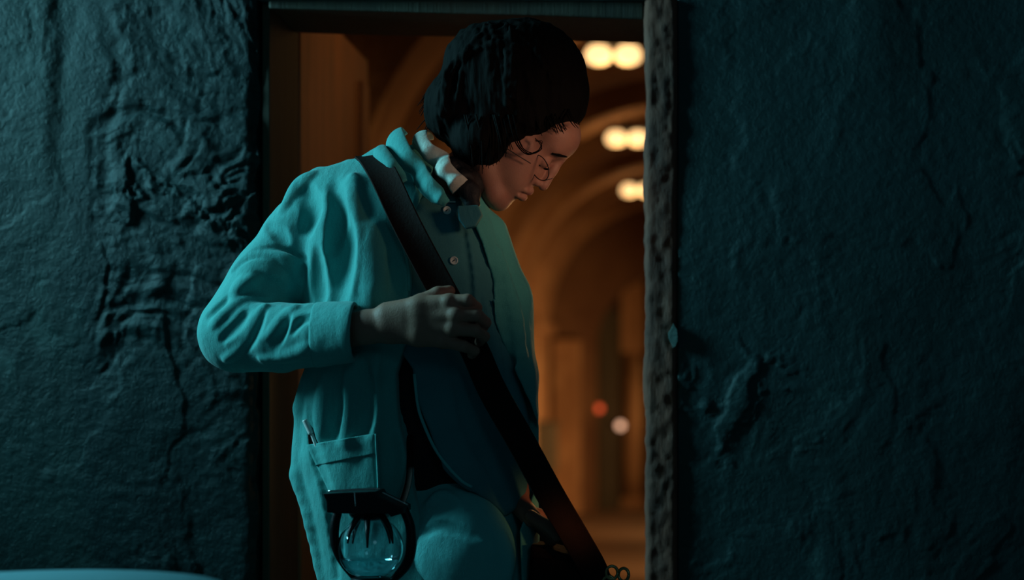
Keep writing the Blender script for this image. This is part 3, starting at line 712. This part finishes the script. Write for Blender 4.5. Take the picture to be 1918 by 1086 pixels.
# far arm and hand on the bag
B.chain([(900, 460, 60, 34), (945, 700, 50, 32), (962, 900, 40, 26), (975, 945, 22, 22)], k=8)
B.chain([(975, 945, 10, 20), (994, 968, -8, 19)], k=6)
for q in range(4): B.chain([(994, 966+q*3, -24+q*17, 11.5), (1022-q*2, 982+q*3, -36+q*17, 11), (1043-q*4, 1005+q*4, -34+q*17, 9)], k=2)
B.chain([(985, 955, 20, 12), (1010, 962, 28, 10), (1028, 975, 28, 8)], k=3)
B.mesh('body', M['skin'], P)
F = Field(940, 1010, 330, 395, -10, 110, 1.2)
F.chain([(981, 356.5, HW-19, 3.5), (991.5, 358, HW, 7.2), (981, 356.5, HW+19, 3.5)], k=2); F.chain([(970, 366.5, HW-17, 3.5), (980, 369, HW, 7.3), (970, 366.5, HW+17, 3.5)], k=2)
F.mesh('lips', M['lips'], P)
# brow, lashes
def tubew(name, pts, rad, m, par=P, n=8, seg=6):
    bm = bmesh.new(); Q = spline([A(*p[:3]) for p in pts], seg)
    rr = rad if not isinstance(rad, (list, tuple)) else list(np.interp(np.linspace(0, 1, len(Q)), np.linspace(0, 1, len(rad)), rad))
    tube(bm, [Vector(world(q).tolist()) for q in Q], rr, n); return frombm(name, bm, m, par, True)
def bw(u, v, off=1.):
    w = B.front(u, v); return (u, v, (w if w is not None else 0)-off)
tubew('eyebrow', [bw(1034, 287), bw(1046, 290), bw(1058, 293), bw(1062, 294)], [.0012, .0022, .0014, .0008], M['hair'])
tubew('eyelash', [bw(1010, 309), bw(1020, 315, 1), bw(1028, 317, 1)], [.0008, .0016, .0010], M['hair'])
# spectacles
sp = []
for s, w0 in ((-1, HW-32), (1, HW+32)):
    pts = []
    for q in range(25):
        a = 2*math.pi*q/24; cu, cv = 1011, 314
        pts.append((cu+(10+s*-6)*math.cos(a)*1.0+10*math.sin(a)*.0+(-12*math.sin(a)*-.5), cv+24*math.sin(a), w0-14+20*math.cos(a)*s))
    tubew('spectacle_rim', pts, .0007, M['metal_dark'], seg=2)
tubew('spectacle_bridge', [(1020, 338, HW-12), (1034, 334, HW-4), (1034, 334, HW+4), (1020, 338, HW+12)], .0007, M['metal_dark'])
tubew('spectacle_temple', [(994, 306, HW-66), (960, 285, HW-80), (925, 262, HW-88)], .0007, M['metal_dark'])

# ---- hair: a thick bob
H = Field(770, 1130, 20, 350, -80, 190, 2.3)
H.ell((968, 168, HW), (136, 124, 116), -20, k=4)
H.ell((920, 130, HW), (92, 88, 105), 0, k=20)
H.ell((985, 130, HW), (105, 92, 104), 0, k=20)
H.ell((862, 200, HW), (68, 74, 92), 30, k=20)
H.ell((905, 265, HW-10), (62, 62, 98), 10, k=16)
H.ell((1040, 190, HW), (62, 56, 88), -30, k=18)
H.ell((1000, 225, HW), (50, 34, 96), -10, k=16)
# cut away the face
H.poly([(1130, 215), (1098, 232), (1060, 246), (1036, 249), (984, 254), (974, 276), (952, 306), (925, 326), (900, 332), (885, 400), (1150, 400)], -300, 300, k=10, op='sub', wref=-20)
for q in range(16):
    a = random.uniform(0, 6.28); u0, v0 = 930+30*math.cos(a), 60+20*math.sin(a)
    u1 = random.uniform(800, 1090); v1 = 170+random.uniform(-20, 90)
    H.fold([(u0, v0), ((u0+u1)/2+(u1-940)*.25, (v0+v1)/2-20), (u1, v1)], 3.0, lift=.55, k=7, n=4)
H.warp(lambda u, v, w: 2.0*fbm(u/16, v/60, w/16, 3)+1.5*fbm((u-930)/9, v/50, w/30, 2))
hair = H.mesh('hair', M['hair'], P)
# loose strands and the curl at the temple
bm = bmesh.new()
rs = random.Random(9)
def strand(pts, r0):
    Q = spline([A(*p) for p in pts], 5); tube(bm, [Vector(world(q).tolist()) for q in Q], list(np.linspace(r0, r0*.35, len(Q))), 5)
for q in range(5):
    o_ = rs.uniform(-4, 4); b_ = rs.uniform(-4, 4)
    strand([(962+o_, 250+b_, -34), (975+o_, 276, -38), (992+o_, 288+b_*.5, -36), (1010+b_, 282+o_*.5, -30), (1014+o_*.6, 268+b_, -26), (1002, 262+o_, -26)], .0009)
for q in range(26):
    u = rs.uniform(880, 975); w = rs.uniform(-50, -20)
    strand([(u-14, 215, w-5), (u-4, 258, w-12), (u+rs.uniform(-6, 8), 322-(max(u-905, 0))*.75+rs.uniform(-6, 6), w)], .0014)
for q in range(22):
    u = rs.uniform(985, 1085); w = rs.uniform(-20, 10)
    strand([(u-16, 205, w-10), (u-5, 228, w-22), (u+4, 250-(max(u-1045, 0))*.4+rs.uniform(-3, 4), w-6)], .0013)
for q in range(30):
    v = rs.uniform(60, 230); 
    e = 790+max(0, (160-v))*.75
    strand([(e+40, v, 30), (e+14, v+8, 25), (e-4+rs.uniform(-6, 6), v+34, 25)], .0013)
frombm('hair_strands', bm, M['hair'], P, True)['kind'] = 'stuff'

# ---- trousers and boots down to the floor
T = Field(560, 1040, 880, 2235, -140, 210, 5)
T.loft([(900, 640, 950, -30, 130), (940, 635, 962, -52, 140), (1000, 632, 972, -60, 145), (1100, 630, 985, -60, 150), (1230, 628, 990, -50, 150)], k=1)
T.ell((862, 1035, -38), (100, 120, 62), -12, k=20)
T.chain([(712, 1180, 40, 88), (705, 1600, 40, 68), (700, 2120, 50, 58)], k=20); T.chain([(900, 1180, 40, 86), (912, 1600, 40, 68), (925, 2120, 50, 58)], k=20)
T.fold([(800, 945), (830, 930), (870, 950)], 9, k=10); T.fold([(790, 1000), (830, 985), (900, 1010)], 6, op='sub', k=10); T.fold([(940, 1000), (950, 1040), (948, 1086)], 9, k=10)
T.warp(lambda u, v, w: 3.5*fbm(u/60, v/80, w/60, 2))
T.mesh('trousers', M['trousers'], P)
for u in (700, 925):
    F = Field(u-110, u+110, 2100, 2236, -220, 180, 4)
    F.chain([(u, 2130, 50, 50), (u, 2175, 45, 50)], k=8); F.chain([(u, 2195, 40, 46), (u+(u-812)*.1, 2200, -110, 44)], k=20)
    sl, gg = F.sl([-1e4]*3, [1e4]*3); F.comb(sl, np.float32(gg[1]-2228.5)+0*F.D, .5, 'int')
    F.mesh('boot', M['leather'], P)

# ---- pocket of the jacket
def patch(name, quad, m, par, nu=26, nv=26, off=3.0, th=3.0, f=jf, rim=1.5):
    """cloth panel lying on the jacket: quad = four (u,v) corners, clockwise"""
    q = [np.array(p, float) for p in quad]; G = np.zeros((nu, nv, 3)); W = np.zeros((nu, nv))
    for i in range(nu):
        for j in range(nv):
            s, t_ = i/(nu-1), j/(nv-1)
            p = (q[0]*(1-s)+q[1]*s)*(1-t_)+(q[3]*(1-s)+q[2]*s)*t_
            w = f(p[0], p[1]); W[i, j] = w if w is not None else np.nan; G[i, j, :2] = p
    W = np.where(np.isnan(W), np.nanmean(W), W)
    for _ in range(3):
        Wp = np.pad(W, 1, mode='edge'); W = np.minimum(W, (Wp[:-2, 1:-1]+Wp[2:, 1:-1]+Wp[1:-1, :-2]+Wp[1:-1, 2:])/4+.5)
    bm = bmesh.new(); L = []
    for lay in (0, 1):
        L.append([[bm.verts.new(Wd(G[i, j, 0], G[i, j, 1], W[i, j]-off-(th if lay == 0 else -2*th)+(rim if (lay == 0 and (i in (0, nu-1) or j in (0, nv-1))) else 0))) for j in range(nv)] for i in range(nu)])
    for i in range(nu-1):
        for j in range(nv-1):
            bm.faces.new((L[0][i][j], L[0][i+1][j], L[0][i+1][j+1], L[0][i][j+1])); bm.faces.new((L[1][i][j], L[1][i][j+1], L[1][i+1][j+1], L[1][i+1][j]))
    for i in range(nu-1):
        for j in (0, nv-1): bm.faces.new((L[0][i][j], L[0][i+1][j], L[1][i+1][j], L[1][i][j]))
    for j in range(nv-1):
        for i in (0, nu-1): bm.faces.new((L[0][i][j], L[0][i][j+1], L[1][i][j+1], L[1][i][j]))
    return frombm(name, bm, m, par, True)
patch('pocket', [(574, 834), (703, 812), (708, 918), (618, 925)], M['jacket'], P, off=4, th=4)
patch('pocket_hem', [(575, 833), (703, 811), (704, 850), (592, 872)], M['jacket'], P, off=8, th=2.5)
tubew('pocket_seam', [(u, v, jf(u, v)-9) for u, v in ((704, 812), (706, 850), (708, 885), (709, 918))], .0018, M['jacket'])

# ---- pen in the pocket
wp = (jf(585, 815) or -60)-16
pen = empty('pen', Wd(580, 810, wp), 'slim shiny pen poking out of the jacket pocket', 'pen')
tubew('barrel', [(584, 812, wp), (592, 834, wp), (600, 858, wp+2)], .0026, M['ivory'], pen); tubew('cap', [(571, 786, wp), (577, 799, wp), (583, 812, wp)], .0042, M['ivory'], pen)
cs = empty('spectacle_case', Wd(582, 822, wp+6), 'dark slim case tucked behind the pen in the pocket', 'case')
F = Field(555, 620, 775, 880, -150, 0, 2); F.poly([(566, 800), (572, 796), (590, 822), (606, 868), (592, 874), (570, 838)], wp+4, wp+12, k=3, op='add'); F.mesh('case_body', M['leather'], cs)

# ---- shoulder bag with its strap
bag = empty('shoulder_bag', Wd(1075, 1240, 20), 'dark leather bag at the hip with a long brown strap across the chest', 'bag')
N = (0, 0, -1)
ribbon('strap', [(690, 292, 30, -.1, -1, -.3), (700, 298, -20, -.1, -.8, -.8), (722, 335, -72, 0, -.3, -1), (762, 420, -102, *N), (826, 540, -108, *N), (884, 645, -106, *N),
                 (922, 730, -100, .1, 0, -1), (978, 830, -98, .25, 0, -1), (1030, 925, -84, .3, 0, -1), (1080, 1010, -62, .3, 0, -1), (1112, 1068, -52, .2, 0, -1), (1124, 1110, -48, 0, 0, -1)], 52, 5, M['leather'], bag)
ribbon('strap', [(690, 292, 30, -.1, -1, -.3), (700, 300, 110, -.1, -1, .3), (730, 360, 190, 0, -.3, 1), (850, 620, 200, 0, 0, 1), (980, 900, 196, 0, 0, 1), (1060, 1060, 90, 0, -.3, 1), (1090, 1110, 60, 0, 0, 1)], 50, 5, M['leather'], bag)
F = Field(960, 1230, 960, 1330, -70, 120, 3.2)
F.poly([(998, 1018), (1030, 1022), (1062, 1032), (1096, 1040), (1150, 1090), (1168, 1290), (1005, 1290), (992, 1100)], -40, 70, k=16, op='add', wref=0)
F.warp(lambda u, v, w: 2.5*fbm(u/50, v/50, w/50, 2))
F.mesh('bag_body', M['leather'], bag)
F = Field(960, 1230, 960, 1330, -90, 120, 3)
F.poly([(1000, 1040), (1060, 1044), (1110, 1056), (1146, 1096), (1155, 1200), (1080, 1225), (1005, 1200)], -50, -30, k=8, op='add', wref=0)
F.mesh('flap', M['leather'], bag)
# buckle rings
for cu, cv, r, tilt in ((1146, 1072, 12, .2), (1168, 1076, 12, -.5), (1140, 1090, 11, 0)):
    tubew('buckle_ring', [(cu+r*math.cos(2*math.pi*q/16)*(1-abs(tilt)*.4), cv+r*math.sin(2*math.pi*q/16), -52+tilt*10*math.cos(2*math.pi*q/16)) for q in range(17)], .0022, M['brass'], bag, seg=2)

# ---- hanging glass lantern
lan = empty('lantern', Wd(694, 1110, -150), 'round clear glass lantern in black iron claws hanging at the hip', 'lantern')
LW = -158
F = Field(600, 790, 900, 985, -225, -90, 1.8)
F.poly([(614, 921), (712, 917), (716, 925), (765, 948), (768, 956), (740, 964), (735, 958), (640, 958), (622, 956), (620, 934)], LW-44, LW+44, k=5, op='add', wref=LW)
F.ell((693, 962, LW), (36, 14, 36), 0, k=8)
F.mesh('hood', M['metal_dark'], lan)
def wring(name, prof, cu, cw, m, par, n=40):
    bm = bmesh.new(); pr = []
    for r, v in prof: pr.append((r, v))
    rings = [[bm.verts.new(Wd(cu, v, cw)+Vector((r/S*math.cos(2*math.pi*k_/n), r/S*math.sin(2*math.pi*k_/n), 0))) for k_ in range(n)] for r, v in pr]
    for i in range(len(rings)-1):
        for q in range(n): bm.faces.new((rings[i][q], rings[i][(q+1) % n], rings[i+1][(q+1) % n], rings[i+1][q]))
    bm.faces.new(rings[0][::-1]); bm.faces.new(rings[-1]); return frombm(name, bm, m, par, True)
bulb = [(max(1, 58*math.sin(a)**.9), 1026-58*math.cos(a)) for a in np.linspace(.32, math.pi-.35, 22)]
inner = [(r-3.0 if r > 6 else r*.5, v) for r, v in bulb][::-1]
wring('glass_bulb', bulb+[(max(1, r), v) for r, v in inner], 694, LW, M['glass'], lan)
tubew('hood_rim_highlight', [(614, 920, LW-45), (660, 917, LW-46), (712, 915, LW-45)], .0014, M['chrome'], lan)  # polished tubes added as bright highlights on the hood edges
tubew('hood_rim_highlight', [(664, 922, LW-46), (666, 948, LW-46)], .0011, M['chrome'], lan)
tubew('hood_rim_highlight', [(716, 922, LW-45), (764, 945, LW-44)], .0010, M['chrome'], lan)
wring('bulb_bright_fill', [(2, 1076.5), (30, 1074), (44, 1062), (51, 1046), (51, 1044), (2, 1044)], 694, LW, M['bulb_bright_fill'], lan)  # added filling that brightens the bulb and makes its bright band
wring('lamp_base', [(24, 1079), (34, 1082), (40, 1096), (40, 1108), (30, 1112)], 694, LW, M['metal_dark'], lan)
def claw(name, pts, r): tubew(name, pts, r, M['metal_dark'], lan)
claw('claw', [(634, 952, LW), (627, 985, LW), (628, 1020, LW), (640, 1052, LW), (665, 1084, LW), (676, 1100, LW)], [.006, .0065, .006, .0045, .004, .004])
claw('claw', [(756, 952, LW), (768, 985, LW), (770, 1020, LW), (762, 1055, LW), (736, 1086, LW), (715, 1102, LW)], [.006, .0065, .0075, .007, .005, .004])
for a in (-2.35, -1.57, -.8, .9, 2.2):
    pts = [(694+ca*math.cos(a), v, LW+ca*math.sin(a)) for ca, v in ((24, 962), (40, 975), (54, 995), (60, 1018))]
    if a == -1.57: pts = [(694+ca*math.cos(a)-6, v, LW+ca*math.sin(a)) for ca, v in ((24, 962), (38, 975), (53, 995), (60, 1026))]
    claw('claw', pts, [.005, .0042, .003, .0012])
ribbon('hanging_loop', [(752, 945, LW+20, 0, 0, -1), (764, 905, LW+50, 0, 0, -1), (768, 865, -80, 0, 0, -1), (768, 815, -42, 0, 0, -1)], 12, 3, M['leather'], lan)

# ---- round pale table at the lower left, close to the camera
tx, ty, tz = -.632, 1.62, .913
tb = empty('round_table', (tx, ty, 0), 'rounded pale blue table edge at the lower left corner, close to the viewer', 'table')
bm = bmesh.new(); lathe(bm, [(.02, tz-.03), (.18, tz-.03), (.196, tz-.022), (.198, tz-.008), (.192, tz), (.02, tz)], tx, ty, 64); frombm('tabletop', bm, M['table'], tb, True)
bm = bmesh.new(); lathe(bm, [(.03, .03), (.026, .4), (.035, tz-.03)], tx, ty, 24); frombm('pedestal', bm, M['metal_dark'], tb, True)
bm = bmesh.new(); lathe(bm, [(.2, 0), (.2, .015), (.05, .04)], tx, ty, 32); frombm('foot', bm, M['metal_dark'], tb)
